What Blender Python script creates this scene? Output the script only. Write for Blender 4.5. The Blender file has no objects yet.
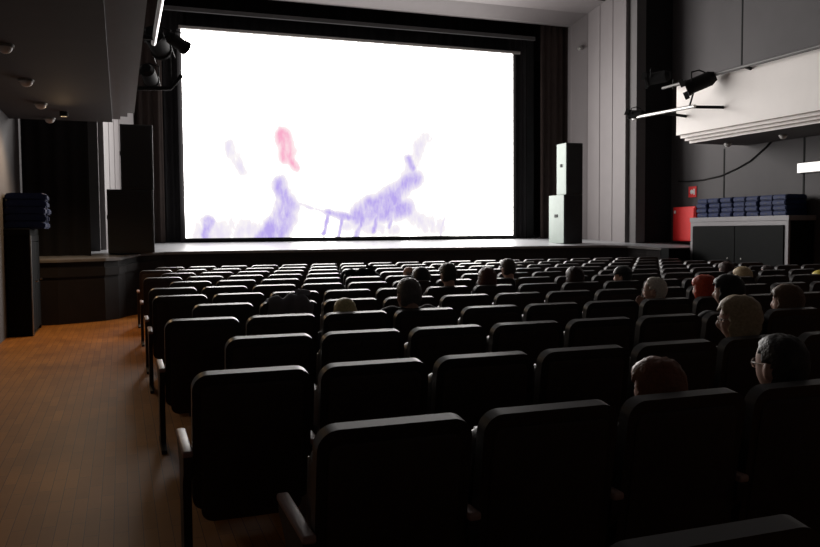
import bpy, bmesh, math, random
from mathutils import Vector, Matrix
random.seed(7)
C = bpy.context.scene.collection
SC = bpy.context.scene
PI = math.pi

# ------------------------------------------------------------------ camera, world, exposure
YAW, PITCH, ROLL = 0.34734, -0.05259, -0.00776
f_ = Vector((math.sin(YAW)*math.cos(PITCH), math.cos(YAW)*math.cos(PITCH), math.sin(PITCH)))
r_ = Vector((math.cos(YAW), -math.sin(YAW), 0)); u_ = r_.cross(f_)
r2 = r_*math.cos(ROLL)+u_*math.sin(ROLL); u2 = -r_*math.sin(ROLL)+u_*math.cos(ROLL)
cd = bpy.data.cameras.new('camera'); cam = bpy.data.objects.new('camera', cd); C.objects.link(cam)
cd.sensor_width = 36; cd.lens = 35*797.0/797.2; cd.clip_start = .05; cd.clip_end = 200
cam.matrix_world = Matrix(((r2.x, u2.x, -f_.x, 0), (r2.y, u2.y, -f_.y, 0), (r2.z, u2.z, -f_.z, 1.5), (0, 0, 0, 1)))
SC.camera = cam
w = bpy.data.worlds.new('world'); SC.world = w; w.use_nodes = True
w.node_tree.nodes['Background'].inputs[0].default_value = (.02, .02, .022, 1)
w.node_tree.nodes['Background'].inputs[1].default_value = .05
SC.view_settings.view_transform = 'Standard'; SC.view_settings.look = 'None'
SC.view_settings.exposure = 0.0; SC.view_settings.gamma = 1; SC.view_settings.use_curve_mapping = False
SCREEN_STRENGTH = 12.0
AISLE_FILL = 120.0  # power of the added warm spot over the aisle

def area(name, loc, target, sx, sy, power, col):
    l = bpy.data.lights.new(name, 'AREA'); l.shape = 'RECTANGLE'; l.size = sx; l.size_y = sy; l.energy = power; l.color = col
    o = bpy.data.objects.new(name, l); C.objects.link(o); o.location = loc
    o.rotation_euler = (Vector(target)-Vector(loc)).to_track_quat('-Z', 'Y').to_euler()
    return o
# ------------------------------------------------------------------ materials
MATS = {}
def mat(name, col, rough=.6, noise=0.0, nscale=8, metal=0, bump=0, spec=.5, emit=None, estr=0, sheen=0):
    if name in MATS: return MATS[name]
    m = bpy.data.materials.new(name); m.use_nodes = True; MATS[name] = m
    nt = m.node_tree; b = nt.nodes['Principled BSDF']
    b.inputs['Base Color'].default_value = (*col, 1); b.inputs['Roughness'].default_value = rough
    b.inputs['Metallic'].default_value = metal; b.inputs['Specular IOR Level'].default_value = spec
    if sheen: b.inputs['Sheen Weight'].default_value = sheen; b.inputs['Sheen Roughness'].default_value = .5
    if emit: b.inputs['Emission Color'].default_value = (*emit, 1); b.inputs['Emission Strength'].default_value = estr
    if noise or bump:
        tc = nt.nodes.new('ShaderNodeTexCoord'); n = nt.nodes.new('ShaderNodeTexNoise')
        n.inputs['Scale'].default_value = nscale; n.inputs['Detail'].default_value = 4
        nt.links.new(tc.outputs['Object'], n.inputs['Vector'])
        if noise:
            mx = nt.nodes.new('ShaderNodeMix'); mx.data_type = 'RGBA'
            mx.inputs[6].default_value = (*[c*(1-noise) for c in col], 1); mx.inputs[7].default_value = (*[min(1, c*(1+noise)) for c in col], 1)
            nt.links.new(n.outputs['Fac'], mx.inputs[0]); nt.links.new(mx.outputs[2], b.inputs['Base Color'])
        if bump:
            bp = nt.nodes.new('ShaderNodeBump'); bp.inputs['Strength'].default_value = bump; bp.inputs['Distance'].default_value = .01
            nt.links.new(n.outputs['Fac'], bp.inputs['Height']); nt.links.new(bp.outputs['Normal'], b.inputs['Normal'])
    return m
def parquet():
    m = bpy.data.materials.new('parquet'); m.use_nodes = True; nt = m.node_tree; b = nt.nodes['Principled BSDF']
    tc = nt.nodes.new('ShaderNodeTexCoord'); mp = nt.nodes.new('ShaderNodeMapping'); mp.inputs['Rotation'].default_value = (0, 0, PI/2)
    br = nt.nodes.new('ShaderNodeTexBrick'); br.inputs['Scale'].default_value = 1
    br.inputs['Brick Width'].default_value = .42; br.inputs['Row Height'].default_value = .07; br.inputs['Mortar Size'].default_value = .0016
    br.inputs['Color1'].default_value = (.52, .20, .035, 1); br.inputs['Color2'].default_value = (.40, .145, .024, 1); br.inputs['Mortar'].default_value = (.08, .035, .012, 1)
    n = nt.nodes.new('ShaderNodeTexNoise'); n.inputs['Scale'].default_value = 1.3; n.inputs['Detail'].default_value = 6
    mx = nt.nodes.new('ShaderNodeMix'); mx.data_type = 'RGBA'; mx.blend_type = 'MULTIPLY'; mx.inputs[0].default_value = .6
    rp = nt.nodes.new('ShaderNodeValToRGB'); rp.color_ramp.elements[0].position = .3; rp.color_ramp.elements[0].color = (.45, .42, .40, 1); rp.color_ramp.elements[1].position = .7
    nt.links.new(tc.outputs['Object'], mp.inputs['Vector']); nt.links.new(mp.outputs['Vector'], br.inputs['Vector'])
    nt.links.new(tc.outputs['Object'], n.inputs['Vector']); nt.links.new(n.outputs['Fac'], rp.inputs['Fac'])
    nt.links.new(br.outputs['Color'], mx.inputs[6]); nt.links.new(rp.outputs['Color'], mx.inputs[7]); nt.links.new(mx.outputs[2], b.inputs['Base Color'])
    b.inputs['Roughness'].default_value = .5; b.inputs['Specular IOR Level'].default_value = .14
    return m
def screen_mat(x0, z0, wd, ht):
    m = bpy.data.materials.new('projected_picture'); m.use_nodes = True; nt = m.node_tree; L = nt.links.new
    nt.nodes.clear(); out = nt.nodes.new('ShaderNodeOutputMaterial'); em = nt.nodes.new('ShaderNodeEmission'); L(em.outputs[0], out.inputs[0])
    def mth(op, a, b=None, c=None):
        n = nt.nodes.new('ShaderNodeMath'); n.operation = op
        for i, v in enumerate((a, b, c)):
            if v is None: continue
            if hasattr(v, 'is_linked') or hasattr(v, 'links'): L(v, n.inputs[i])
            else: n.inputs[i].default_value = v
        return n.outputs[0]
    def vm(op, a, b=None, outi=0):
        n = nt.nodes.new('ShaderNodeVectorMath'); n.operation = op
        for i, v in enumerate((a, b)):
            if v is None: continue
            if hasattr(v, 'links'): L(v, n.inputs[i])
            else: n.inputs[i].default_value = v
        return n.outputs[outi]
    tc = nt.nodes.new('ShaderNodeTexCoord')
    mp = nt.nodes.new('ShaderNodeMapping'); mp.vector_type = 'POINT'
    L(tc.outputs['Object'], mp.inputs['Vector'])           # object space: x right, z up, metres from the lower corner
    nz = nt.nodes.new('ShaderNodeTexNoise'); nz.inputs['Scale'].default_value = 1.5; nz.inputs['Detail'].default_value = 5
    L(mp.outputs[0], nz.inputs['Vector'])
    off = vm('MULTIPLY', vm('SUBTRACT', nz.outputs['Color'], (.5, .5, .5)), (.34, 0, .34))
    p = vm('MULTIPLY', vm('ADD', mp.outputs[0], off), (1, 0, 1))
    def seg(a, b, r0, r1):
        a = (a[0]*wd, 0, a[1]*ht); b = (b[0]*wd, 0, b[1]*ht); ba = tuple(q-s for q, s in zip(b, a)); l2 = max(1e-6, sum(q*q for q in ba))
        pa = vm('SUBTRACT', p, a)
        n = nt.nodes.new('ShaderNodeVectorMath'); n.operation = 'DOT_PRODUCT'; L(pa, n.inputs[0]); n.inputs[1].default_value = ba
        t = nt.nodes.new('ShaderNodeClamp'); L(mth('DIVIDE', n.outputs['Value'], l2), t.inputs[0])
        sc = nt.nodes.new('ShaderNodeVectorMath'); sc.operation = 'SCALE'; sc.inputs[0].default_value = ba; L(t.outputs[0], sc.inputs['Scale'])
        d = nt.nodes.new('ShaderNodeVectorMath'); d.operation = 'LENGTH'; L(vm('SUBTRACT', pa, sc.outputs[0]), d.inputs[0])
        mr = nt.nodes.new('ShaderNodeMapRange'); mr.interpolation_type = 'SMOOTHSTEP'
        L(d.outputs['Value'], mr.inputs[0]); mr.inputs[1].default_value = r0; mr.inputs[2].default_value = r1; mr.inputs[3].default_value = 1; mr.inputs[4].default_value = 0
        return mr.outputs[0]
    def union(ms):
        o = ms[0]
        for q in ms[1:]: o = mth('MAXIMUM', o, q)
        return o
    def soft(a):
        mr = nt.nodes.new('ShaderNodeMapRange'); L(a, mr.inputs[0]); mr.inputs[1].default_value = .3; mr.inputs[2].default_value = 1.0
        return mr.outputs[0]
    purple = union([seg((.262, .27), (.285, .15), .02, .34), seg((.282, .16), (.245, -.03), .06, .50), seg((.25, .06), (.205, -.02), .10, .42), seg((.055, .01), (.062, .085), .05, .26),
                    seg((.50, .12), (.60, .20), .10, .55), seg((.58, .17), (.665, .30), .05, .46), seg((.57, .12), (.64, .14), .06, .48),
                    seg((.40, .125), (.52, .10), .0, .18), seg((.44, .12), (.43, .0), .0, .11), seg((.40, .11), (.385, .02), .0, .10),
                    seg((.55, .12), (.535, .03), .0, .13), seg((.50, .1), (.485, .0), .0, .12), seg((.59, .12), (.585, .04), .0, .12), seg((.65, .41), (.66, .36), .0, .22)])
    faint = union([seg((.30, .19), (.42, .11), .0, .12), seg((.05, .02), (.25, .04), .05, .75), seg((.61, .14), (.74, .05), .0, .6), seg((.64, .30), (.70, .52), .0, .5), seg((.755, .0), (.765, .13), .0, .07), seg((.12, .44), (.16, .33), .0, .35), seg((.45, .06), (.6, .03), .0, .4)])
    pink = union([seg((.275, .50), (.285, .42), .10, .34), seg((.288, .42), (.31, .35), .0, .20)])
    n2 = nt.nodes.new('ShaderNodeTexNoise'); n2.inputs['Scale'].default_value = 3.2; n2.inputs['Detail'].default_value = 8; n2.inputs['Roughness'].default_value = .65
    st = nt.nodes.new('ShaderNodeMapping'); st.inputs['Scale'].default_value = (1.6, 1, .6); st.inputs['Rotation'].default_value = (0, .5, 0); L(tc.outputs['Object'], st.inputs['Vector']); L(st.outputs[0], n2.inputs['Vector'])
    rag = mth('MULTIPLY_ADD', n2.outputs['Fac'], 1.7, .02)
    purple = mth('MINIMUM', 1.0, mth('MULTIPLY', purple, rag)); faint = mth('MINIMUM', 1.0, mth('MULTIPLY', faint, rag)); pink = mth('MINIMUM', 1.0, mth('MULTIPLY', pink, rag))
    m1 = mth('MAXIMUM', mth('MULTIPLY', purple, .97), mth('MULTIPLY', faint, .52))
    mm = mth('MAXIMUM', m1, mth('MULTIPLY', pink, .96))
    mx = nt.nodes.new('ShaderNodeMix'); mx.data_type = 'RGBA'; L(soft(m1), mx.inputs[0]); mx.inputs[6].default_value = (1, .965, .935, 1); mx.inputs[7].default_value = (.47, .37, .86, 1)
    mx2 = nt.nodes.new('ShaderNodeMix'); mx2.data_type = 'RGBA'; L(soft(pink), mx2.inputs[0]); L(mx.outputs[2], mx2.inputs[6]); mx2.inputs[7].default_value = (.95, .42, .60, 1)
    L(mx2.outputs[2], em.inputs[0])
    lo = mth('MINIMUM', 1.0, mth('DIVIDE', mm, .35))
    L(mth('POWER', SCREEN_STRENGTH, mth('SUBTRACT', 1.0, lo)), em.inputs[1])
    return m

M_back = mat('dark_upholstery', (.026, .021, .020), .40, .3, 60, spec=.6)
M_shell = mat('dark_shell', (.045, .030, .025), .55, .3, 12, spec=.35)
M_frame = mat('dark_iron', (.018, .016, .016), .5, .2, 10)
M_wood = mat('varnished_arm_wood', (.40, .25, .21), .42, .25, 14, spec=.55)
M_plaster = mat('dark_grey_plaster', (.10, .094, .094), .8, .12, 3, bump=.05)
M_wallgrey = mat('grey_wall_panel', (.070, .064, .066), .7, .12, 2)
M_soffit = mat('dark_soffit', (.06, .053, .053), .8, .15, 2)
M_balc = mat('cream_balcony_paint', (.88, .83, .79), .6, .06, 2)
M_splay = mat('pale_grey_proscenium', (.165, .148, .149), .6, .08, 3)
M_black = mat('black_drape', (.009, .008, .009), .9, .4, 5)
M_brownc = mat('dark_brown_curtain', (.035, .022, .018), .9, .4, 5)
M_stage = mat('dark_stage_front', (.018, .015, .015), .6, .3, 4, spec=.25)
M_deck = mat('grey_stage_floor', (.34, .345, .36), .35, .15, 3)
M_rim = mat('worn_stage_edge', (.16, .15, .145), .5, .3, 6)
M_cab = mat('dark_cabinet_wood', (.006, .007, .007), .7, .3, 8, spec=.12)
M_cabtop = mat('grey_cabinet_trim', (.26, .25, .26), .5, .1, 8)
M_navy = mat('navy_vinyl', (.008, .020, .085), .55, .25, 15, spec=.25)
M_speaker = mat('black_speaker_shell', (.02, .022, .021), .55, .3, 12)
M_speakside_lit = mat('screenlit_speaker_side', (.17, .21, .187), .6, .1, 6)  # screen light on the speaker sides, put into a paler colour
M_metal = mat('grey_steel_pipe', (.45, .44, .42), .35, .15, 8, metal=.8)
M_blackm = mat('black_metal', (.010, .010, .010), .75, .2, 10, spec=.2)
M_red = mat('red_paint', (.78, .010, .010), .55, .1, 6)
M_white = mat('white_enamel', (.75, .74, .72), .45, .05, 6)
M_sign = mat('lit_sign_face', (.9, .9, .88), .5, emit=(1, .97, .93), estr=1.05)
M_parq = parquet()

# ------------------------------------------------------------------ mesh helpers
def obj(name, bm, m, parent=None, smooth=False, loc=None):
    me = bpy.data.meshes.new(name)
    bmesh.ops.recalc_face_normals(bm, faces=bm.faces[:]); bm.to_mesh(me); bm.free()
    for mm in (m if isinstance(m, (list, tuple)) else [m]): me.materials.append(mm)
    if smooth:
        for p in me.polygons: p.use_smooth = True
        try: me.set_sharp_from_angle(angle=math.radians(35 if smooth is True else smooth))
        except Exception: pass
    o = bpy.data.objects.new(name, me); C.objects.link(o)
    if parent: o.parent = parent
    if loc: o.location = loc
    return o
def tag(o, label, cat, group=None):
    o['label'] = label; o['category'] = cat
    if group: o['group'] = group
    return o
def struct(name, bm, m, smooth=False):
    o = obj(name, bm, m, smooth=smooth); o['kind'] = 'structure'; return o
def empty(name, loc, label, cat, group=None, rz=0):
    o = bpy.data.objects.new(name, None); C.objects.link(o); o.location = loc; o.rotation_euler = (0, 0, rz)
    o.empty_display_size = .1
    return tag(o, label, cat, group)
def B(): return bmesh.new()
def box(bm, x0, x1, y0, y1, z0, z1, bev=0, seg=2, mi=0):
    r = bmesh.ops.create_cube(bm, size=1)
    vs = r['verts']
    for v in vs:
        v.co = Vector(((x0+x1)/2+v.co.x*(x1-x0), (y0+y1)/2+v.co.y*(y1-y0), (z0+z1)/2+v.co.z*(z1-z0)))
    fs = set(f for v in vs for f in v.link_faces)
    for f in fs: f.material_index = mi
    if bev:
        bmesh.ops.bevel(bm, geom=list(set(e for v in vs for e in v.link_edges)), offset=bev, segments=seg, affect='EDGES', profile=.5)
    return bm
def tube(bm, a, b, r, seg=12, r2=None):
    a = Vector(a); b = Vector(b); d = b-a
    q = Vector((0, 0, 1)).rotation_difference(d.normalized()).to_matrix().to_4x4()
    bmesh.ops.create_cone(bm, cap_ends=True, segments=seg, radius1=r, radius2=r if r2 is None else r2, depth=d.length, matrix=Matrix.Translation((a+b)/2) @ q)
    return bm
def sph(bm, c, rx, ry=None, rz=None, seg=14, mtx=None):
    ry = rx if ry is None else ry; rz = rx if rz is None else rz
    m = Matrix.Translation(c) @ (mtx or Matrix()) @ Matrix.Diagonal((rx, ry, rz, 1))
    bmesh.ops.create_uvsphere(bm, u_segments=seg, v_segments=max(6, seg*2//3), radius=1, matrix=m); return bm
def prism(bm, pts, axis, a, b, mi=0):
    """polygon pts (2D) swept along axis 'x','y' or 'z' from a to b"""
    def P(p, t):
        return {'x': (t, p[0], p[1]), 'y': (p[0], t, p[1]), 'z': (p[0], p[1], t)}[axis]
    v0 = [bm.verts.new(P(p, a)) for p in pts]; v1 = [bm.verts.new(P(p, b)) for p in pts]; n = len(pts)
    fs = [bm.faces.new(v0), bm.faces.new(v1)]
    for i in range(n): fs.append(bm.faces.new((v0[i], v0[(i+1) % n], v1[(i+1) % n], v1[i])))
    for f in fs: f.material_index = mi
    return fs
def rrect(x0, x1, z0, z1, rt, rb, n=8):
    pts = []
    for cx, cz, r, a0 in ((x1-rt, z1-rt, rt, 0), (x0+rt, z1-rt, rt, PI/2), (x0+rb, z0+rb, rb, PI), (x1-rb, z0+rb, rb, 1.5*PI)):
        for k in range(n+1):
            a = a0+k/n*PI/2; pts.append((cx+r*math.cos(a), cz+r*math.sin(a)))
    return pts
def pad(bm, pts, y0, y1, bev, seg=4):
    fs = prism(bm, pts, 'y', y0, y1)
    es = list(set(e for f in fs[:2] for e in f.edges))
    if bev: bmesh.ops.bevel(bm, geom=es, offset=bev, segments=seg, affect='EDGES', profile=.5)
    return bm
def xf(bm, m): bmesh.ops.transform(bm, matrix=m, verts=bm.verts[:]); return bm
def polytube(bm, pts, r, seg=8):
    pts = [Vector(p) for p in pts]; rings = []
    for i, p in enumerate(pts):
        d = (pts[min(i+1, len(pts)-1)]-pts[max(i-1, 0)]).normalized()
        q = Vector((0, 0, 1)).rotation_difference(d).to_matrix()
        rings.append([bm.verts.new(p+q @ Vector((r*math.cos(t*2*PI/seg), r*math.sin(t*2*PI/seg), 0))) for t in range(seg)])
    for a, b in zip(rings, rings[1:]):
        for k in range(seg): bm.faces.new((a[k], a[(k+1) % seg], b[(k+1) % seg], b[k]))
    bm.faces.new(rings[0]); bm.faces.new(rings[-1]); return bm
def drape(bm, p0, p1, z0, z1, fold=.22, amp=.05, thick=.012, ph=0):
    """hanging cloth with vertical folds between two plan points"""
    p0 = Vector((*p0, 0)); p1 = Vector((*p1, 0)); L = (p1-p0).length; n = max(8, int(L/fold*8)); t = (p1-p0)/L; nr = Vector((t.y, -t.x, 0))
    cols = []
    for i in range(n+1):
        s = i/n*L; c = p0+t*s
        row = []
        for z, k in ((z0, 1.0), (z0+(z1-z0)*.5, .85), (z1, .6)):
            a = amp*k*(math.sin(2*PI*s/fold+ph)+.35*math.sin(2*PI*s/fold*.47+1.3+ph))
            row.append((bm.verts.new(c+nr*a+Vector((0, 0, z))), bm.verts.new(c+nr*(a-thick)+Vector((0, 0, z)))))
        cols.append(row)
    for a, b in zip(cols, cols[1:]):
        for j in range(2):
            bm.faces.new((a[j][0], b[j][0], b[j+1][0], a[j+1][0])); bm.faces.new((a[j][1], a[j+1][1], b[j+1][1], b[j][1]))
        bm.faces.new((a[0][0], a[0][1], b[0][1], b[0][0])); bm.faces.new((a[2][0], b[2][0], b[2][1], a[2][1]))
    for c in (cols[0], cols[-1]):
        for j in range(2): bm.faces.new((c[j][0], c[j+1][0], c[j+1][1], c[j][1]))
    return bm

# ------------------------------------------------------------------ room shell
XL, XR, YB, YF, ZC = -1.6, 12.9, -5.0, 20.6, 8.2
DZ = 3.32
bm = B(); box(bm, XL-.4, XR+.4, YB-.3, YF+.3, -.2, 0); struct('floor', bm, M_parq)
bm = B(); box(bm, XL-.4, XR+.4, YB-.3, YF+.3, ZC, ZC+.2); struct('ceiling', bm, M_plaster)
bm = B(); box(bm, XL-.2, XL, YB, YF, 0, ZC); struct('wall_left', bm, M_plaster)
bm = B(); box(bm, XR, XR+.2, YB, YF, 0, ZC); struct('wall_right', bm, M_wallgrey)
bm = B(); box(bm, XL-.2, XR+.2, YB-.2, YB, 0, ZC); struct('wall_back', bm, M_plaster)
bm = B(); box(bm, XL-.2, XR+.2, YF, YF+.2, 0, ZC); struct('wall_stage', bm, M_black)
# joints in the wall panels
bm = B()
for y, z0, z1 in ((14.15, 4.6, ZC), (14.65, 0.0, DZ), (12.4, 0.0, DZ), (11.0, 4.6, ZC)): box(bm, XR-.008, XR+.01, y-.02, y+.02, z0, z1)
struct('trim_1', bm, M_blackm)
# stage deck, with protruding wings and a slightly raked floor
edge = [(XL, 14.35), (-1.0, 14.35), (-.28, 14.7), (-.06, 14.95), (.06, 15.3), (.3, 15.68), (.75, 15.88), (1.5, 15.9), (9.8, 15.9), (10.55, 15.88), (11.05, 15.68), (11.3, 15.3), (11.45, 15.0), (XR, 14.95)]
def deck_z(y): return 1.085 if y < 15.0 else (1.085+(y-15.0)/.9*.065 if y < 15.9 else 1.15+(y-15.9)*.047)
bm = B()
ys = [16.6, 17.6, 18.6, 19.6, YF]
rows = [[bm.verts.new((x, y, deck_z(y))) for x, y in edge]]
for y in ys: rows.append([bm.verts.new((x, y, deck_z(y))) for x, _ in edge])
for a, b in zip(rows, rows[1:]):
    for i in range(len(edge)-1): bm.faces.new((a[i], a[i+1], b[i+1], b[i]))
g = bmesh.ops.extrude_face_region(bm, geom=bm.faces[:])
for v in [e for e in g['geom'] if isinstance(e, bmesh.types.BMVert)]: v.co.z -= .05
struct('stage_floor', bm, M_deck)
def sweep(bm, path, prof, zf):
    rings = []
    for i, p in enumerate(path):
        a = Vector(path[max(0, i-1)]); b = Vector(path[min(len(path)-1, i+1)]); t = (b-a).normalized(); n = Vector((t.y, -t.x))
        rings.append([bm.verts.new((p[0]+n.x*d, p[1]+n.y*d, zf(p[1])+z if z > -1 else (z+10 if z < -5 else z))) for d, z in prof])
    k = len(prof)
    for a, b in zip(rings, rings[1:]):
        for j in range(k): bm.faces.new((a[j], a[(j+1) % k], b[(j+1) % k], b[j]))
    bm.faces.new(rings[0]); bm.faces.new(rings[-1])
bm = B(); sweep(bm, edge, [(-.03, -.05), (.0, -.05), (.0, -.16), (.025, -.16), (.025, -.30), (0, -.30), (0, -10), (-.03, -10)], deck_z); struct('stage_front', bm, M_stage)
bm = B(); sweep(bm, edge, [(-.02, .004), (.035, .004), (.05, -.012), (.05, -.05), (-.02, -.05)], deck_z); struct('trim_2', bm, M_rim)
# proscenium: splayed side panels, pilasters, splayed head
def side(nm, tr, a, b, xin, xo, p0, p1):
    a = Vector(a); b = Vector(b); sg = 1 if xo > 5 else -1
    bm = B(); n = 3; pts = []
    for i in range(n):
        for k, d in ((0, 0), (.90, 0), (.92, .014), (.98, .014)):
            q = a+(b-a)*((i+k)/n); pts.append((q.x+sg*d, q.y))
    pts.append((b.x, b.y))
    prism(bm, pts+[(xo, b.y), (xo, a.y)], 'z', 1.1, 7.7); struct('proscenium_wall_'+nm, bm, M_splay)
    bm = B(); prism(bm, [(b.x, 18.2), (xin, 18.5), (xin, 18.7), (xo, 18.7), (xo, 18.2)], 'z', 1.1, 7.5); struct('trim_%d' % tr, bm, M_splay)
    bm = B(); prism(bm, [(p0, 16.42), (p1, 16.36), (p1, 16.7), (p0, 16.7)], 'z', 1.1, ZC); struct('trim_%d' % (tr+1), bm, M_plaster)
side('right', 3, (11.70, 16.72), (11.55, 18.2), 11.27, 12.1, 11.80, 12.02)
side('left', 5, (-.27, 16.72), (.02, 18.2), .32, -.5, -.56, -.37)
bm = B()
prism(bm, [(18.5, 6.87), (18.2, 7.12), (18.2, 7.5), (18.7, 7.5), (18.7, 6.87)], 'x', -.3, 11.9)
struct('trim_7', bm, M_splay)
bm = B(); prism(bm, [(18.2, 7.12), (17.5, 7.26), (17.5, 7.32), (16.6, 7.50), (16.6, 7.58), (16.0, 7.7), (16.0, ZC), (18.2, ZC)], 'x', -.3, 11.9); struct('proscenium_ceiling', bm, M_splay)
# dark front wall beside the proscenium
bm = B(); box(bm, 12.02, XR, 16.5, 16.6, 1.1, ZC); struct('wall_front_right', bm, M_black)
bm = B(); box(bm, XL, -.52, 16.5, 16.6, 1.1, ZC); struct('wall_front_left', bm, M_black)
# balconies with stepped mouldings
def balcony(sx, nm):
    X = (lambda x: x) if sx > 0 else (lambda x: 11.32-x)
    wall = XR if sx > 0 else 11.32-XL
    p = [(11.40, DZ), (11.40, DZ+.05), (11.28, DZ+.05), (11.28, DZ+.10), (11.17, DZ+.10), (11.17, DZ+.16), (11.06, DZ+.16), (11.06, 4.5), (11.22, 4.5), (11.22, 3.6), (wall, 3.6), (wall, DZ)]
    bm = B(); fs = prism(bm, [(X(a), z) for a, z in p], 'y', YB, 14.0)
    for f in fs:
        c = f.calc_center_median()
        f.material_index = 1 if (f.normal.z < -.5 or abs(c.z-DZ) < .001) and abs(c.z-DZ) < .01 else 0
    struct('balcony_'+nm, bm, [M_balc if sx > 0 else mat('left_balcony_grey', (.20, .19, .195), .7, .1, 2), M_soffit])  # left balcony a darker grey than the cream right one
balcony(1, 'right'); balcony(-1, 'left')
for side_, xs, ysoff in (('l', -1.0, (8.6, 10.45, 12.25, 13.75)), ('r', 12.15, (13.7, 12.2, 10.6, 9.0))):
    for k, y in enumerate(ysoff):
        if side_ == 'r' and k > 1: continue
        o_ = ('first', 'second', 'third', 'fourth')
        lab = ('small round soffit lamp over the parquet aisle, %s counting from the far balcony end' % o_[3-k]) if side_ == 'l' else ('small round soffit lamp under the cream balcony, %s' % ('nearer its far end', 'further from its far end')[k])
        t = empty('soffit_lamp', (xs, y, DZ), lab, 'lamp', 'unlit lamps under the balconies')
        bm = B(); tube(bm, (0, 0, -.025), (0, 0, 0), .085, 20); obj('lamp_base', bm, M_metal, t, True)
        bm = B(); sph(bm, (0, 0, -.03), .07, .07, .055, 18); obj('lamp_globe', bm, M_white, t, True)

t = empty('added_downlight', (-.75, 13.0, DZ), 'small black downlight added to the soffit over the stage end of the parquet aisle', 'lamp')  # added fitting and spot, put in to warm the aisle floor
bm = B(); tube(bm, (0, 0, -.07), (0, 0, 0), .06, 20); obj('added_lamp_can', bm, M_blackm, t, True)
bm = B(); tube(bm, (0, 0, -.074), (0, 0, -.07), .045, 20); obj('added_lamp_face', bm, mat('added_lamp_face', (.9, .8, .6), .5, emit=(1, .72, .42), estr=.25), t, True)
l = bpy.data.lights.new('added_aisle_spot', 'SPOT'); l.energy = AISLE_FILL; l.color = (1, .66, .36); l.spot_size = math.radians(165); l.spot_blend = .6; l.shadow_soft_size = .06
o = bpy.data.objects.new('added_aisle_spot', l); C.objects.link(o); o.parent = t; o.location = (0, 0, -.09); o.rotation_euler = (math.radians(-18), 0, 0)

# ------------------------------------------------------------------ screen and stage dressing
SX0, SX1, SZ0, SZ1, SY = 1.385, 9.69, 1.385, 6.08, 18.8
t = empty('projection_screen', (SX0, SY, SZ0), 'huge bright cinema screen showing a washed-out white and purple picture', 'screen')
bm = B(); wd, ht = SX1-SX0, SZ1-SZ0
vs = [bm.verts.new(p) for p in ((0, 0, 0), (wd, 0, 0), (wd, 0, ht), (0, 0, ht))]; bm.faces.new(vs)
me = bpy.data.meshes.new('screen_surface'); bm.to_mesh(me); bm.free(); me.materials.append(screen_mat(0, 0, wd, ht))
if me.polygons[0].normal.y > 0: me.flip_normals()
o = bpy.data.objects.new('screen_surface', me); C.objects.link(o); o.parent = t
bm = B(); tube(bm, (-.05, .03, ht+.05), (wd+.22, .03, ht+.05), .045, 16); obj('roller', bm, M_metal, t, True)
bm = B(); tube(bm, (0, .02, -.04), (wd, .02, -.04), .035, 12); obj('weight_bar', bm, M_blackm, t, True)
bm = B(); box(bm, -.1, wd+.1, .04, .05, -.1, ht); obj('backing_cloth', bm, M_black, t)
# black masking round the screen
def dr(nm, lab, p0, p1, z0, z1, m, **k):
    bm = B(); drape(bm, p0, p1, z0, z1, **k); return tag(obj(nm, bm, m, None, 60), lab, 'curtain')
dr('masking_curtain', 'narrow black masking drape along the speaker-side edge of the screen', (9.62, 18.95), (10.2, 18.95), 1.30, 6.6, M_black, fold=.16, amp=.03)
dr('masking_curtain', 'narrow black masking drape along the aisle-side edge of the screen', (.95, 18.95), (1.45, 18.95), 1.30, 6.6, M_black, fold=.16, amp=.03)
bm = B(); box(bm, 10.12, 10.58, 19.3, 19.36, 1.33, 6.6); tag(obj('masking_flat', bm, mat('grey_flat', (.06, .062, .064), .8, .2, 4)), 'plain dark grey flat standing between screen masking and brown curtain', 'stage flat')
dr('leg_curtain', 'dark brown pleated stage curtain behind the screen-lit loudspeaker stack', (10.5, 18.8), (11.5, 18.8), 1.29, 7.1, M_brownc, fold=.2, amp=.05)
dr('leg_curtain', 'dark brown pleated stage curtain beside the tall black loudspeaker tower', (.0, 18.8), (.95, 18.8), 1.29, 7.1, M_brownc, fold=.2, amp=.05)
dr('border_curtain', 'black border drape hanging across the top of the proscenium opening', (.3, 19.5), (11.1, 19.5), 6.12, 7.7, M_black, fold=.3, amp=.04)
bm = B(); box(bm, .9, 10.3, 18.70, 18.78, 6.46, 6.55); tag(obj('lighting_batten', bm, mat('grey_batten', (.07, .07, .07), .6, .1, 4)), 'long grey batten hanging above the bright screen', 'batten')
dr('recess_curtain', 'black drape filling the dark recess behind the booster cushion locker by the aisle', (XL+.03, 15.2), (-.5, 15.2), 1.09, 5.5, M_black, fold=.25, amp=.03)
bm = B(); tube(bm, (0, -.06, 0), (0, .03, 0), .05, 16); sph(bm, (0, -.06, 0), .05, .03, .05, 14)
tag(obj('round_fixture', bm, M_metal, None, True, (11.40, 18.33, 6.25)), 'small round metal fixture on the pale proscenium edge', 'fixture')

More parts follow.
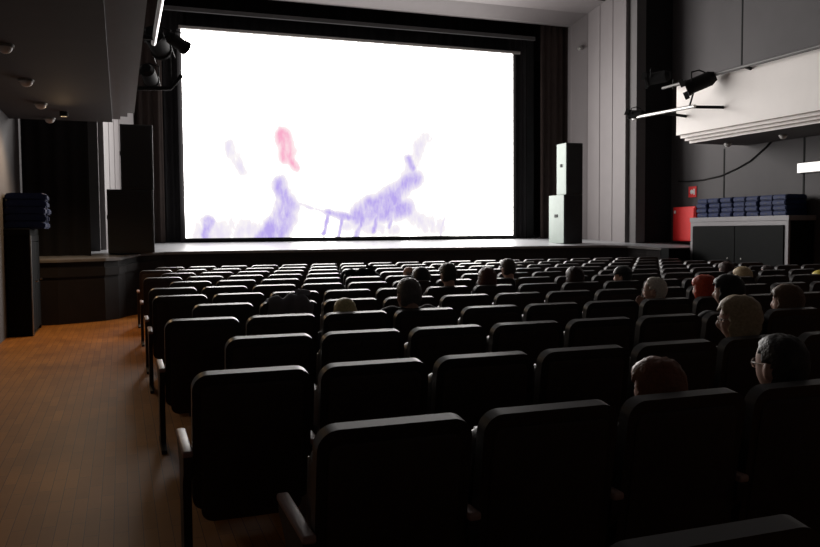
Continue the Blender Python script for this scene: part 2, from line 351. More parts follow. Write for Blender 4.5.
# loudspeakers
def speaker(nm, loc, wx, dy, h, lab, grill=True, side_m=M_speakside_lit):
    t = empty(nm, loc, lab, 'speaker')
    bm = B(); box(bm, 0, wx, 0, dy, 0, h, .012)
    for f in bm.faces: f.material_index = 1 if abs(f.calc_center_median().x) < .002 and abs(f.normal.x) > .9 else 0
    obj('cabinet_shell', bm, [M_speaker, side_m], t)
    bm = B(); box(bm, .03, wx-.03, -.014, .005, .03, h-.03, .006); obj('front_grille', bm, mat('speaker_grille', (.012, .012, .012), .7, .5, 90), t)
    bm = B(); box(bm, -.012, .01, dy*.4, dy*.6, h*.54, h*.6, .004); obj('side_handle', bm, M_blackm, t)
    return t
speaker('subwoofer', (9.80, 16.42, deck_z(16.75)), .51, .70, 1.15, 'tall bass cabinet with screen light painted on its side, standing on the stage edge')
speaker('loudspeaker', (9.86, 16.42, deck_z(16.75)+1.151), .45, .44, 1.21, 'black loudspeaker with screen light painted on its side, on top of the bass cabinet')
speaker('subwoofer', (-.22, 15.35, 1.15), .80, .6, 1.15, 'black bass cabinet on the stage corner nearest the aisle', side_m=M_speaker)
speaker('loudspeaker', (.03, 15.35, 2.302), .56, .5, 1.17, 'black loudspeaker on top of the bass cabinet nearest the aisle', side_m=M_speaker)

# ------------------------------------------------------------------ cabinets with booster cushions
def cabinet(x0, x1, y0, y1, h, facing, lab, doors):
    t = empty('storage_cabinet', ((x0+x1)/2, (y0+y1)/2, 0), lab, 'cabinet')
    a, b, c, d = x0-(x0+x1)/2, x1-(x0+x1)/2, y0-(y0+y1)/2, y1-(y0+y1)/2
    bm = B(); box(bm, a+.02, b-.02, c+.02, d-.02, 0, h-.1, .006); obj('cabinet_body', bm, M_cab, t)
    bm = B(); box(bm, a-.02, b, c-.02, d+.02, h-.1, h, .008); obj('cabinet_top', bm, M_cabtop if doors else M_cab, t)
    fx = a if facing < 0 else b
    s = facing
    bm = B()
    for (p, q, z0, z1) in ((c, c+.09, 0, h-.1), (d-.09, d, 0, h-.1), (c+.09, d-.09, h-.19, h-.1)):
        box(bm, min(fx, fx-.03*s)-.01, max(fx, fx-.03*s)+.01, p, q, z0, z1, .003)
    obj('face_frame', bm, M_cabtop if doors else M_cab, t)
    n = 2 if doors else 3; L = (d-c-.18)/n
    for k in range(n):
        bm = B(); box(bm, fx-.035, fx+.012, c+.09+k*L+.008, c+.09+(k+1)*L-.008, .06, h-.2, .006); dd = obj('cabinet_door', bm, M_cab, t)
        bm = B(); yk = c+.09+(k+.5)*L+(.35*L if k % 2 == 0 else -.35*L); tube(bm, (fx+.02*s, yk, h*.5), (fx+.05*s, yk, h*.5), .015, 12); obj('door_knob', bm, M_metal, dd, True)
    if not doors:
        bm = B(); box(bm, b-.006, b+.012, c-.012, c+.012, 0, h-.1, .003); obj('corner_strip', bm, M_metal, t)
    return t
cabinet(12.2, 12.88, 12.07, 14.9, 1.76, -1, 'long dark cabinet with grey frame, under rows of navy booster cushions', True)
cabinet(-1.595, -1.25, 12.9, 14.1, 1.585, 1, 'tall dark cabinet standing at the wall end of the parquet aisle', False)
def booster_mesh():
    bm = B()
    pts = [(-.28, 0), (.28, 0), (.28, .09), (.2, .103), (-.2, .103), (-.28, .09)]
    fs = prism(bm, pts, 'x', -.17, .17)
    bmesh.ops.bevel(bm, geom=list(set(e for f in fs for e in f.edges)), offset=.018, segments=3, affect='EDGES')
    return bm
bproto = None
ordw = ['first', 'second', 'third', 'fourth', 'fifth', 'sixth', 'seventh', 'eighth', 'ninth', 'tenth', 'eleventh', 'twelfth', 'thirteenth', 'fourteenth', 'fifteenth', 'sixteenth', 'seventeenth', 'eighteenth', 'nineteenth', 'twentieth']
def booster(x, y, z, rz, lab, group):
    global bproto
    if bproto is None:
        bproto = obj('booster_cushion', booster_mesh(), M_navy, None, True)
        s = B(); box(s, -.03, .03, -.285, .285, .03, .055, .004); obj('carry_strap', s, mat('dark_strap', (.015, .02, .05), .6), bproto)
        o = bproto
    else:
        o = bproto.copy(); C.objects.link(o)
        for ch in bproto.children:
            c = ch.copy(); C.objects.link(c); c.parent = o
    o.location = (x, y, z); o.rotation_euler = (0, 0, rz); tag(o, lab, 'cushion', group)
lay = ['bottom', 'second', 'third', 'top']
for k in range(7):
    for j in range(4):
        y = 14.62-k*.372; x = 12.55+random.uniform(-.025, .025)
        booster(x, y+random.uniform(-.008, .008), 1.762+j*.105, PI/2+random.uniform(-.03, .03),
                'navy booster cushion, %s layer of the %s pile from the red cabinet' % (lay[j], ordw[k]), 'navy booster cushions on the long cabinet')
for k in range(2):
    for j in range(5):
        booster(-1.315+random.uniform(-.008, .02), 13.1+k*.38, 1.587+j*.105, PI/2+random.uniform(-.06, .06),
                'navy booster cushion, %s layer on the aisle cabinet, %s pile' % ((lay[:3]+['fourth', 'top'])[j], ('nearest', 'second')[k]) if False else
                'navy booster cushion, %s layer in the %s pile on the aisle cabinet' % ((lay[:3]+['fourth', 'top'])[j], ('nearer', 'further')[k]), 'navy booster cushions on the aisle cabinet')
# fire hose cabinet, sign, wall light, cable
t = empty('fire_hose_cabinet', (XR-.012, 15.75, 1.22), 'red fire hose cabinet on the grey wall behind the booster cushions', 'fire cabinet')
bm = B(); box(bm, -.2, 0, -.4, .4, 0, .82, .01); obj('hose_box', bm, M_red, t)
bm = B(); box(bm, -.222, -.195, -.37, .37, .03, .79, .006); d_ = obj('hose_door', bm, M_red, t)
bm = B(); box(bm, -.24, -.22, .26, .32, .66, .74, .004); obj('door_latch', bm, M_white, d_)
t = empty('fire_sign', (XR-.002, 15.69, 2.395), 'small square red fire equipment sign above the red hose cabinet', 'sign')
bm = B(); box(bm, -.02, 0, -.14, .14, -.13, .13, .003); obj('sign_plate', bm, M_red, t)
bm = B()
tube(bm, (-.021, 0.02, 0), (-.026, .02, 0), .055, 20); box(bm, -.026, -.021, -.09, -.04, -.07, .07); obj('sign_mark', bm, M_white, t)
t = empty('lit_sign', (XR, 12.15, 2.71), 'glowing white rectangular sign on the grey wall under the cream balcony', 'sign')
bm = B(); box(bm, -.07, 0, -.36, .36, -.1, .1, .008); obj('sign_housing', bm, M_white, t)
bm = B(); box(bm, -.078, -.068, -.345, .345, -.09, .09); obj('sign_face', bm, M_sign, t)
bm = B(); pts = []
pts = [(XR-.02, y, z) for y, z in ((16.2, 2.68), (15.85, 2.652), (15.33, 2.655), (14.74, 2.709), (14.2, 2.848), (13.84, 2.972), (13.39, 3.228), (13.28, 3.318))]
polytube(bm, pts, .016); tag(obj('wall_cable', bm, M_blackm, None, 60), 'black cable sagging across the grey wall above the booster cushions', 'cable')
# stage steps
t = empty('stage_steps', (11.7, 14.55, 0), 'dark stage steps against the platform in front of the red cabinet', 'steps')
for k in range(4):
    bm = B(); box(bm, -.28, .28, -.72+k*.28, -.44+k*.28 if k < 3 else .40, 0, .27*(k+1), .006); obj('step', bm, M_cab, t)

# ------------------------------------------------------------------ stage lights and rails on the balconies
def rail(name, lab, pts, r, m, extra):
    t = empty(name, pts[0], lab, 'rail'); o0 = Vector(pts[0])
    bm = B(); polytube(bm, [Vector(p)-o0 for p in pts], r, 12); obj('pipe', bm, m, t, 60)
    for a, b, rr in extra:
        bm = B(); tube(bm, Vector(a)-o0, Vector(b)-o0, rr, 10); obj('bracket', bm, M_blackm, t, True)
    return t
rail('lighting_pipe', 'short grey lighting pipe reaching past the end of the cream balcony', [(10.52, 14.75, 3.9), (10.5, 14.6, 3.92), (10.5, 12.75, 3.88)], .035, M_metal,
     [((10.5, 12.85, 3.88), (11.06, 12.6, 3.86), .03), ((10.5, 13.7, 3.88), (11.06, 13.7, 3.84), .03), ((10.5, 12.9, 3.9), (10.6, 12.9, 4.2), .018)])
rail('balcony_handrail', 'long grey handrail running along the top of the cream balcony', [(10.9, 14.25, 4.5), (10.9, -3, 4.5)], .03, mat('dull_rail_paint', (.16, .155, .15), .5),
     [((10.9, y, 4.5), (11.1, y, 4.46), .03) for y in (13.6, 11.9, 10.1, 8.2, 6)]+[((10.9, 13.9, 4.42), (10.9, 13.9, 4.62), .02)])
rail('lighting_pipe', 'long pale lighting pipe under the ceiling above the parquet aisle', [(.45, 10.7, 3.9), (.45, -3, 3.9)], .03, M_metal,
     [((.24, y, 3.9), (.45, y, 3.9), .03) for y in (12.4-2, 8.3, 6.2)])
rail('lighting_bracket', 'dark pipe bracket sticking out beyond the aisle balcony end', [(.24, 13.6, 3.82), (.82, 13.6, 3.85), (1.0, 13.7, 4.08)], .035, M_blackm, [((.3, 13.6, 3.82), (.3, 13.6, 4.2), .02), ((.82, 13.6, 3.85), (.82, 13.6, 4.35), .02)])
def spot(loc, aim, sc, lab):
    t = empty('stage_light', loc, lab, 'stage light'); q = Vector((0, 0, -1)).rotation_difference(Vector(aim).normalized()).to_matrix().to_4x4()
    bm = B(); tube(bm, (0, 0, .18*sc), (0, 0, -.16*sc), .115*sc, 20); tube(bm, (0, 0, .26*sc), (0, 0, .18*sc), .07*sc, 16, .11*sc)
    tube(bm, (0, 0, -.16*sc), (0, 0, -.2*sc), .13*sc, 20); xf(bm, q); obj('lamp_housing', bm, M_blackm, t, True)
    bm = B(); tube(bm, (0, 0, -.201*sc), (0, 0, -.205*sc), .10*sc, 20); xf(bm, q); obj('lens', bm, mat('dark_lens', (.05, .05, .06), .15), t, True)
    for k, (s, a) in enumerate((((-1), .5), (1, .5))):
        bm = B(); box(bm, s*.12*sc-.004, s*.12*sc+.004, -.11*sc, .11*sc, -.27*sc, -.2*sc); xf(bm, q @ Matrix.Translation((0, 0, 0))); obj('barn_door', bm, M_blackm, t)
    bm = B(); polytube(bm, [(-.14*sc, 0, 0), (-.15*sc, 0, .16*sc), (0, 0, .2*sc), (.15*sc, 0, .16*sc), (.14*sc, 0, 0)], .012*sc, 6); obj('yoke', bm, M_blackm, t)
    return t
spot((10.72, 12.9, 4.36), (-.7, .6, -.35), 1.25, 'black stage light clamped above the cream balcony front')
spot((10.5, 14.62, 3.98), (-.5, .8, .1), .8, 'dark stage light at the tip of the short grey pipe')
spot((10.9, 14.45, 4.75), (-.6, .8, -.1), 1.1, 'dim stage light above the handrail end, against the black recess')
spot((.92, 13.2, 4.50), (.75, .6, -.35), .85, 'black stage light silhouetted against the corner of the bright screen')
spot((.62, 13.3, 4.5), (.3, .9, -.3), 1.3, 'black stage light hanging beside the silhouetted one over the aisle')
spot((.5, 13.7, 4.05), (.2, .9, -.3), 1.0, 'lowest black stage light on the bracket over the aisle')

# ------------------------------------------------------------------ cinema seats
P, GAP, X0, ROW0, RP = .55, .041, .2629, 2.3273, 1.10035
STAG = {-1: 0, 0: 1, 1: 0, 2: 1, 3: 0, 4: 1, 5: 0, 6: 0, 7: 1, 8: 0, 9: 1, 10: 0, 11: 1}
W = P-GAP; TILT = math.radians(9)
def row_y(r): return ROW0+RP*r-.03
def seat_x(r, i): return X0+(STAG[r]*.4945+i)*P+W/2
def tilt(bm): return xf(bm, Matrix.Translation((0, 0, .917)) @ Matrix.Rotation(TILT, 4, 'X') @ Matrix.Translation((0, 0, -.917)))
def m_cushion():
    bm = B(); pad(bm, rrect(-W/2, W/2, .30, .907, .068, .05, 10), 0, .054, .025, 7)
    return tilt(bm)
def m_panel():
    bm = B(); pad(bm, rrect(-W/2+.036, W/2-.036, .24, .858, .04, .05, 8), -.004, .03, .004, 2)
    return tilt(bm)
def m_seat(up):
    bm = B(); pad(bm, rrect(-.225, .225, -.22, .22, .05, .04), -.055, .055, .03, 4)      # lies in XZ, thin in Y
    if up: return xf(bm, Matrix.Translation((0, .25, .58)) @ Matrix.Rotation(math.radians(10), 4, 'X'))
    return xf(bm, Matrix.Translation((0, .37, .40)) @ Matrix.Rotation(math.radians(-86), 4, 'X'))
def m_arm(x):
    bm = B(); box(bm, x-.022, x+.022, .03, .47, .555, .583, .009, 3); return bm
def m_frame(x):
    bm = B(); prism(bm, [(0, 0), (.42, 0), (.42, .025), (.31, .06), (.33, .46), (.45, .52), (.45, .555), (.05, .555), (.05, .49), (.12, .42), (.11, .06), (0, .025)], 'x', x-.018, x+.018)
    return bm
occupied = {}
parts = {}
def chair_part(key, mk, m, name, smooth=True):
    if key not in parts:
        o = obj(name, mk(), m, None, smooth); parts[key] = o
        return o
    o = parts[key].copy(); C.objects.link(o); return o
def chair(r, i, up, label, last):
    t = empty('cinema_seat', (seat_x(r, i), row_y(r), 0), label, 'seat', 'rows of dark cinema seats')
    ks = [('c', m_cushion, M_back, 'back_cushion'), ('p', m_panel, M_shell, 'back_panel'),
          ('su' if up else 'sd', lambda: m_seat(up), M_back, 'seat_cushion'),
          ('a', lambda: m_arm(-W/2-.0205), M_wood, 'armrest'), ('f', lambda: m_frame(-W/2-.0205), M_frame, 'side_frame')]
    if last: ks += [('a2', lambda: m_arm(W/2+.0205), M_wood, 'armrest'), ('f2', lambda: m_frame(W/2+.0205), M_frame, 'side_frame')]
    for k, mk, m, nm in ks:
        o = chair_part(k, mk, m, nm, 70); o.parent = t
    return t
PEOPLE_SEATS = {}
def ray_px(x, y, z):
    v = Vector((x, y, z-1.5)); d = v.dot(f_); return 410+797*v.dot(r2)/d, 273.5-797*v.dot(u2)/d
# people: key, row, seat, head x, head top z, size, head yaw (deg, + = towards the aisle), hair, options
PPL = [
 ('person with short blond hair, child-sized, only the crown showing above a seat', 3, 2, 1.585, 1.00, .92, 0, 'short', (.75, .60, .30), (.05, .05, .07), {}),
 ('elderly balding person with short grey hair and dark jacket, mid-hall near the child-sized blond head', 3, 3, 2.10, 1.145, 1.12, 0, 'crop', (.14, .125, .12), (.02, .02, .024), {'hunch': .07}),
 ('person with a pale bald head in front of the elderly balding one', 7, 5, 3.69, 1.03, .9, 20, 'bald', (.25, .2, .18), (.04, .03, .04), {}),
 ('person in a black hooded jacket between the bald head and rim-lit head', 6, 5, 3.45, 1.05, 1.05, 0, 'hood', (.012, .012, .014), (.012, .012, .014), {}),
 ('person with short dark hair and rim-lit cheek, wearing a dark jacket', 5, 5, 3.349, 1.155, 1.0, 5, 'short', (.05, .04, .035), (.02, .02, .022), {}),
 ('person with reddish-brown hair seated next to the rim-lit one', 5, 6, 3.82, 1.09, 1.0, 0, 'bob', (.10, .03, .02), (.02, .018, .018), {}),
 ('person with short brown hair one row ahead of the reddish-brown head', 6, 7, 4.636, 1.145, 1.02, 5, 'short', (.06, .05, .04), (.025, .025, .025), {}),
 ('person with dark red-brown hair alone in the middle of the row', 5, 8, 4.942, 1.075, 1.0, 0, 'bob', (.035, .012, .010), (.02, .015, .015), {}),
 ('person in a dark cap with pale cheek showing towards the screen', 5, 9, 5.60, 1.075, 1.05, 30, 'cap', (.015, .015, .016), (.02, .02, .02), {}),
 ('elderly person with thin white hair and glasses, hand raised to the chin', 3, 7, 4.40, 1.09, 1.0, 28, 'crop', (.72, .64, .55), (.03, .03, .03), {'glasses': 1, 'hand': 1}),
 ('person with bright orange-red bobbed hair', 3, 8, 4.93, 1.085, 1.0, 20, 'bob', (.60, .06, .012), (.03, .03, .04), {}),
 ('person with long black hair turned in profile, ahead of the grey-blond bob', 2, 6, 4.22, 1.16, 1.0, 34, 'bob', (.012, .011, .011), (.02, .02, .022), {}),
 ('person with dark reddish hair beyond the black-haired profile', 6, 14, 8.10, 1.03, 1.0, 15, 'bob', (.05, .02, .016), (.02, .02, .02), {}),
 ('person with pale blond hair far along the middle rows', 5, 12, 7.38, 1.02, 1.05, 15, 'bob', (.62, .46, .26), (.03, .03, .03), {}),
 ('person with grey-blond bobbed hair and glasses, seen in profile', 1, 5, 3.318, 1.115, 1.08, 42, 'bob', (.46, .35, .215), (.02, .02, .024), {'glasses': 1}),
 ('person with pale face and dark hair far from the aisle, small in view', 6, 15, 8.85, .97, .9, 35, 'short', (.06, .04, .04), (.03, .02, .02), {}),
 ('person with short brown hair near the photo edge, leaning low', 2, 7, 4.78, 1.07, 1.05, 30, 'bob', (.14, .075, .035), (.02, .02, .02), {}),
 ('person with auburn hair in the row nearest the camera but one', 0, 2, 1.925, 1.005, .93, 18, 'bob', (.21, .065, .025), (.012, .012, .014), {}),
 ('person with receding dark hair, glasses and reddish ear', 0, 3, 2.53, 1.075, 1.08, -4, 'crop', (.03, .025, .022), (.015, .015, .02), {'glasses': 1}),
 ('person with a yellow cap cut off by the photo edge', 5, 15, 8.66, .95, 1.0, 0, 'cap', (.65, .50, .05), (.03, .03, .03), {}),
]
for p in PPL: occupied[(p[1], p[2])] = p[0]
rown_near = {-1: 'row nearest the camera', 0: 'second row from the camera', 1: 'third row from the camera', 2: 'fourth row from the camera', 3: 'fifth row from the camera', 4: 'sixth row from the camera'}
def seat_label(r, i):
    rn = rown_near[r] if r in rown_near else ('row nearest the stage' if r == 11 else '%s row from the stage' % ordw[11-r])
    st = 'occupied' if (r, i) in occupied else 'empty'
    if r == -1: return 'dark cinema seat cut off at the bottom corner, row nearest the camera'
    return '%s dark cinema seat, %s from the aisle in the %s' % (st, ordw[i], rn)
for r in range(-1, 12):
    for i in range(19):
        if r == -1 and i != 1: continue
        if ray_px(seat_x(r, i)-W/2-.05, row_y(r), .917)[0] > 900 and (r, i) not in occupied: continue
        chair(r, i, (r, i) not in occupied, seat_label(r, i), i == 18)

# ------------------------------------------------------------------ people
def ev_remesh(bm, vox, smooth_it=2):
    me = bpy.data.meshes.new('tmp'); bmesh.ops.recalc_face_normals(bm, faces=bm.faces[:]); bm.to_mesh(me); bm.free()
    o = bpy.data.objects.new('tmp', me); C.objects.link(o)
    md = o.modifiers.new('r', 'REMESH'); md.mode = 'VOXEL'; md.voxel_size = vox; md.use_smooth_shade = True
    if smooth_it:
        sm = o.modifiers.new('s', 'SMOOTH'); sm.factor = .5; sm.iterations = smooth_it
    dg = bpy.context.evaluated_depsgraph_get(); e = o.evaluated_get(dg); out = bpy.data.meshes.new_from_object(e)
    bpy.data.objects.remove(o); bpy.data.meshes.remove(me)
    return out
def limb(bm, pts, seg=14):
    """pts: [(point, radius), ...] tapered capsule chain"""
    for k, (p, r) in enumerate(pts):
        sph(bm, p, r, seg=seg)
        if k:
            q, rq = pts[k-1]; tube(bm, q, p, rq, seg, r)
def g(x, s): return math.exp(-(x/s)**2)
def head_shape(bm, M, grow=0.0, sub=4):
    r = bmesh.ops.create_icosphere(bm, subdivisions=sub, radius=1)
    for v in r['verts']:
        d = v.co.normalized(); k_ = (abs(d.x)**2.5+abs(d.y)**2.5+abs(d.z)**2.5)**(-1/2.5); d = d*k_; x, y, z = d.x*(.077+grow), d.y*(.096+grow), d.z*(.116+grow)
        if z < 0:
            t = min(1, -z/.118); x *= 1-.22*t*t
            if y < 0: y *= 1-.45*t
            else: y *= 1-.06*t
        if y > 0 and grow < .001:
            y += .026*g(x, .014)*g(z+.022, .024)+.010*g(x, .012)*g(z, .03)
            for s in (-1, 1): y -= .010*g(x-s*.032, .017)*g(z-.012, .013); y += .005*g(x-s*.03, .02)*g(z-.034, .01); y += .004*g(x-s*.04, .02)*g(z+.03, .02)
            y += .006*g(x, .024)*g(z+.064, .007)-.004*g(x, .026)*g(z+.0575, .003)+.005*g(x, .022)*g(z+.052, .005)
            y += .008*g(x, .022)*g(z+.100, .018)
        v.co = M @ Vector((x, y, z))
    return r['verts']
SKIN = mat('skin', (.55, .33, .25), .55, .12, 9, spec=.4)
EYE = mat('eye_white', (.8, .78, .75), .25)
def person(label, r, i, hx, ztop, s, yaw, hair, hcol, ccol, opt):
    sx, sy = seat_x(r, i), row_y(r)
    H = Vector((hx-sx, .23, ztop-.128*s)); near = r <= 3
    HM = Matrix.Translation(H) @ Matrix.Rotation(math.radians(yaw), 4, 'Z') @ Matrix.Rotation(math.radians(-4), 4, 'X') @ Matrix.Scale(s, 4)
    N = H+Vector((0, -.02, -.15*s+opt.get('hunch', 0))); sh = N.z-.045
    ch = Vector((N.x*.6, .27, sh-.10)); hip = Vector((0, .36, .535))
    shl = {q: Vector((N.x*.9+q*.185, .24, sh-.02)) for q in (-1, 1)}
    elb = {q: Vector((q*.262, .30, max(.63, sh-.27))) for q in (-1, 1)}
    wri = {q: Vector((q*.12, .56, .665)) for q in (-1, 1)}
    if opt.get('hand'):
        elb[-1] = Vector((-.255, .34, .64)); wri[-1] = HM @ Vector((-.085, .10, -.17))
    hj = {q: Vector((q*.095, .38, .53)) for q in (-1, 1)}; kn = {q: Vector((q*.12, .78, .515)) for q in (-1, 1)}; an = {q: Vector((q*.12, .74, .10)) for q in (-1, 1)}
    def torso(bm, e):
        limb(bm, [(hip, .135+e), (ch, .135+e)])
        for q in (-1, 1):
            limb(bm, [(ch+Vector((q*.06, 0, .02)), .11+e), (shl[q]*.8+ch*.2+Vector((0, 0, .015)), .075+e)])
            limb(bm, [(shl[q], .062+e), (elb[q], .046+e)]); limb(bm, [(elb[q], .045+e), (wri[q], .030+e)])
        limb(bm, [(N+Vector((0, -.01, -.07)), .085+e), (N+Vector((0, 0, -.02)), .058+e)])
    def legs(bm, e):
        limb(bm, [(hip, .13+e), (hip+Vector((0, .02, -.02)), .13+e)])
        for q in (-1, 1): limb(bm, [(hj[q], .085+e), (kn[q], .058+e)]); limb(bm, [(kn[q], .057+e), (an[q]+Vector((0, -.01, .22)), .055+e), (an[q], .038+e)])
    bm = B(); torso(bm, 0); legs(bm, 0); head_shape(bm, HM)
    limb(bm, [(N+Vector((0, -.01, -.05)), .062), (HM @ Vector((0, -.025, -.06)), .056*s)])
    for q in (-1, 1):
        sph(bm, HM @ Vector((q*.079, -.012, -.012)), .012*s, .022*s, .034*s, 10, Matrix.Rotation(math.radians(yaw), 4, 'Z') @ Matrix.Rotation(q*.35, 4, 'Z'))
        # hand: palm, four fingers of unequal length, thumb from the side
        w_ = wri[q]
        up = opt.get('hand') and q < 0
        f = Vector((0, .25, .95)) if up else Vector((-q*.25, .92, -.28)); f.normalize()
        side_ = Vector((1, 0, 0)) if up else Vector((1, .25*q, 0)).normalized(); nrm = side_.cross(f)
        pm = w_+f*.055; limb(bm, [(w_, .026), (pm+side_*.018, .019)]); limb(bm, [(w_, .024), (pm-side_*.020, .018)]); limb(bm, [(w_, .024), (pm, .018)])
        for k, ln in enumerate((.068, .078, .072, .056)):
            b0 = pm+side_*(-.030+.020*k)*1.0+f*.012; b1 = b0+f*ln*.5+nrm*(-.004); b2 = b1+(f*.8-nrm*.55*(1 if not up else -1)).normalized()*ln*.5
            limb(bm, [(b0, .0092), (b1, .0085), (b2, .0072)], 8)
        tb = w_+f*.022-side_*q*-.024*(-1); limb(bm, [(tb, .012), (tb+(f*.6+side_*q*-.8*(1)).normalized()*.035, .010), (tb+(f*.95+side_*q*-.5).normalized()*.062, .0082)], 8)
        # feet
        limb(bm, [(an[q], .04), (an[q]+Vector((0, .0, -.05)), .042)]); limb(bm, [(an[q]+Vector((0, -.02, -.062)), .036), (an[q]+Vector((0, .15, -.066)), .032)])
    me = ev_remesh(bm, .0075 if near else .011, 1 if near else 0); me.materials.append(SKIN)
    for p_ in me.polygons: p_.use_smooth = True
    body = bpy.data.objects.new('person', me); C.objects.link(body); body.location = (sx, sy, 0); tag(body, label, 'person')
    def cloth(name, fn, col, e, vox=.014):
        bm = B(); fn(bm, e); me = ev_remesh(bm, vox, 3)
        me.materials.append(mat('cloth_%.3f_%.3f_%.3f' % col, col, .85, .3, 25, sheen=.1))
        o = bpy.data.objects.new(name, me); C.objects.link(o); o.parent = body
    cloth('jacket', torso, ccol, .016); cloth('trousers', legs, (.02, .02, .026), .012)
    for q in (-1, 1):
        bm = B(); limb(bm, [(an[q]+Vector((0, -.03, -.056)), .043), (an[q]+Vector((0, .05, -.050)), .046), (an[q]+Vector((0, .17, -.062)), .037)])
        obj('shoe', bm, M_blackm, body, 60)
    if near:
        for q in (-1, 1):
            bm = B(); sph(bm, HM @ Vector((q*.032, .0795, .011)), .0125*s, seg=12); obj('eye', bm, EYE, body, True)
    # hair
    hm = mat('hair_%.3f_%.3f_%.3f' % hcol, hcol, .5, .45, 70, spec=.4, bump=.5)
    if hair in ('short', 'bob', 'crop', 'bald'):
        bm = B(); th = {'short': .014, 'bob': .020, 'crop': .007, 'bald': .005}[hair]
        vs = head_shape(bm, Matrix(), th, 4); rnd = random.Random(hash(label) % 999)
        kill = []
        for f in bm.faces:
            c = f.calc_center_median(); y, z, x = c.y, c.z, c.x
            if hair == 'bob': keep = (z > .07-.0*y) or (y < .045 and z > -.12) or (y < .075 and z > .045)
            elif hair == 'short': keep = (z > .072) or (y < .02 and z > -.03) or (y < -.02 and z > -.075) or (y < .06 and z > .045)
            elif hair == 'crop': keep = (z > .085 and y < .05) or (y < .015 and z > -.02) or (y < -.03 and z > -.075) or (y < .04 and z > .05)
            else: keep = (y < .0 and -.06 < z < .04)
            if abs(x) > .06 and -.045 < z < .02 and -.04 < y < .012 and hair != 'bob': keep = False
            if not keep: kill.append(f)
        bmesh.ops.delete(bm, geom=kill, context='FACES')
        for v in bm.verts:
            a = math.atan2(v.co.x, -v.co.y)
            if hair == 'bob':
                low = max(0, -v.co.z)/.12
                v.co.x *= 1+.12*low; v.co.y *= 1+.12*low
                if v.co.y < .02: v.co.z -= .035*low
            k = 1+.018*math.sin(a*23+v.co.z*40)+.012*math.sin(a*41+2)+.012*math.sin(v.co.z*90+a*5)
            v.co *= k
        xf(bm, HM)
        sol = bmesh.ops.solidify(bm, geom=bm.faces[:], thickness=.006)
        obj('hair', bm, hm, body, 180)
    elif hair == 'hood':
        bm = B(); vs = head_shape(bm, Matrix(), .03, 4)
        bmesh.ops.delete(bm, geom=[f for f in bm.faces if f.calc_center_median().y > .065 and f.calc_center_median().z < .08], context='FACES')
        for v in bm.verts:
            if v.co.z < -.05: v.co.x *= 1.5; v.co.y = v.co.y*1.2-.03
        xf(bm, HM); bmesh.ops.solidify(bm, geom=bm.faces[:], thickness=.008); obj('hood', bm, hm, body, 180)
    elif hair == 'cap':
        bm = B(); head_shape(bm, Matrix(), .014, 4)
        bmesh.ops.delete(bm, geom=[f for f in bm.faces if f.calc_center_median().z < .035], context='FACES')
        xf(bm, HM); bmesh.ops.solidify(bm, geom=bm.faces[:], thickness=.006)
        o = obj('cap', bm, hm, body, 180)
        bm = B(); pts = [(.075*math.cos(a), .085+.075*math.sin(a)) for a in [k*PI/10 for k in range(11)]]
        prism(bm, pts, 'z', .036, .043); xf(bm, HM); obj('brim', bm, hm, o)
        bm = B(); head_shape(bm, Matrix(), .008, 3)
        bmesh.ops.delete(bm, geom=[f for f in bm.faces if not (f.calc_center_median().y < -.0 and -.07 < f.calc_center_median().z < .05)], context='FACES')
        xf(bm, HM); bmesh.ops.solidify(bm, geom=bm.faces[:], thickness=.005); obj('hair', bm, mat('hair_dark', (.015, .012, .012), .5), body, 180)
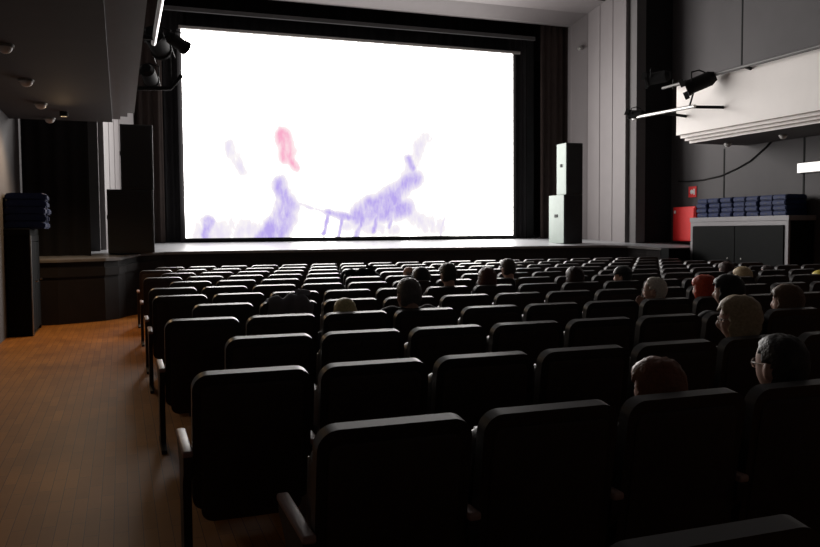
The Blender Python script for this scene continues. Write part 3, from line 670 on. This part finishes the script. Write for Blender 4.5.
    if opt.get('glasses'):
        gm = M_metal; bm = B()
        for q in (-1, 1):
            polytube(bm, [HM @ Vector((q*.033+.025*math.cos(a), .104-.006*abs(math.cos(a)), .008+.019*math.sin(a))) for a in [k*2*PI/16 for k in range(17)]], .0016*s, 6)
            polytube(bm, [HM @ Vector((q*.058, .098, .012)), HM @ Vector((q*.079, .05, .014)), HM @ Vector((q*.082, -.015, .012))], .0016*s, 6)
        polytube(bm, [HM @ Vector((-.009, .106, .012)), HM @ Vector((.009, .106, .012))], .0016*s, 6)
        o = obj('glasses', bm, gm, body)
        for q in (-1, 1):
            bm = B(); tube(bm, HM @ Vector((q*.033, .1015, .008)), HM @ Vector((q*.033, .1025, .008)), .021*s, 18)
            glass = MATS.get('lens_glass')
            if glass is None:
                glass = mat('lens_glass', (1, 1, 1), .02); glass.node_tree.nodes['Principled BSDF'].inputs['Transmission Weight'].default_value = 1
            obj('spectacle_lens', bm, glass, o, True)
    return body
for p in PPL: person(*p)

# ------------------------------------------------------------------ coats over seat backs
def coat(r, i, dx, wdt, ztop, drop, m, lab):
    """cloth folded over the top of a seat back, hanging down both sides"""
    bm = B(); n, k = 22, 26; grid = []
    rnd = random.Random(r*31+i)
    for a in range(n+1):
        u = a/n-.5; x = u*wdt; col = []
        for b in range(k+1):
            t = b/k
            dz = drop*(1-.12*abs(math.sin(u*9+1)))
            lift = ztop-.917+.014*math.sin(u*11)+.012*math.sin(u*23+.7)-.05*max(0, abs(u)-.36)/.14
            tt = (t-.5)*2
            if abs(tt) < .18:
                ang = tt/.18*PI/2; y = .043+.075*math.sin(ang); z = .917+lift+.035*math.cos(ang)-.035
            else:
                s = (abs(tt)-.18)/.82; y = .043+(-.075-.012*math.sin(u*17+s*3)-.006 if tt < 0 else .075+.03*s); z = .917+lift-.035-s*dz
            lean = (.917-z)*math.tan(TILT)
            col.append(bm.verts.new((x+dx+.012*math.sin(t*9+u*5), y+lean, z)))
        grid.append(col)
    for a, b in zip(grid, grid[1:]):
        for j in range(k): bm.faces.new((a[j], b[j], b[j+1], a[j+1]))
    bmesh.ops.solidify(bm, geom=bm.faces[:], thickness=.008)
    o = obj('coat', bm, m, None, 180, (seat_x(r, i), row_y(r), 0)); tag(o, lab, 'coat')
    bm = B()
    pts = [(dx+wdt*.30+.05*math.cos(q), .04+.03*math.sin(q), ztop+.012+.018*math.sin(q*.5)) for q in [k2*PI/8 for k2 in range(9)]]
    polytube(bm, pts, .022, 10); obj('collar', bm, m, o, 180)
M_gcoat = mat('grey_coat_cloth', (.34, .34, .37), .9, .25, 30)
coat(4, 1, .0, .40, .965, .30, M_gcoat, 'grey coat draped over a seat back, next to the child-sized blond head')
coat(8, 5, .0, .52, .965, .2, M_black, 'black coat draped over a seat back towards the stage')
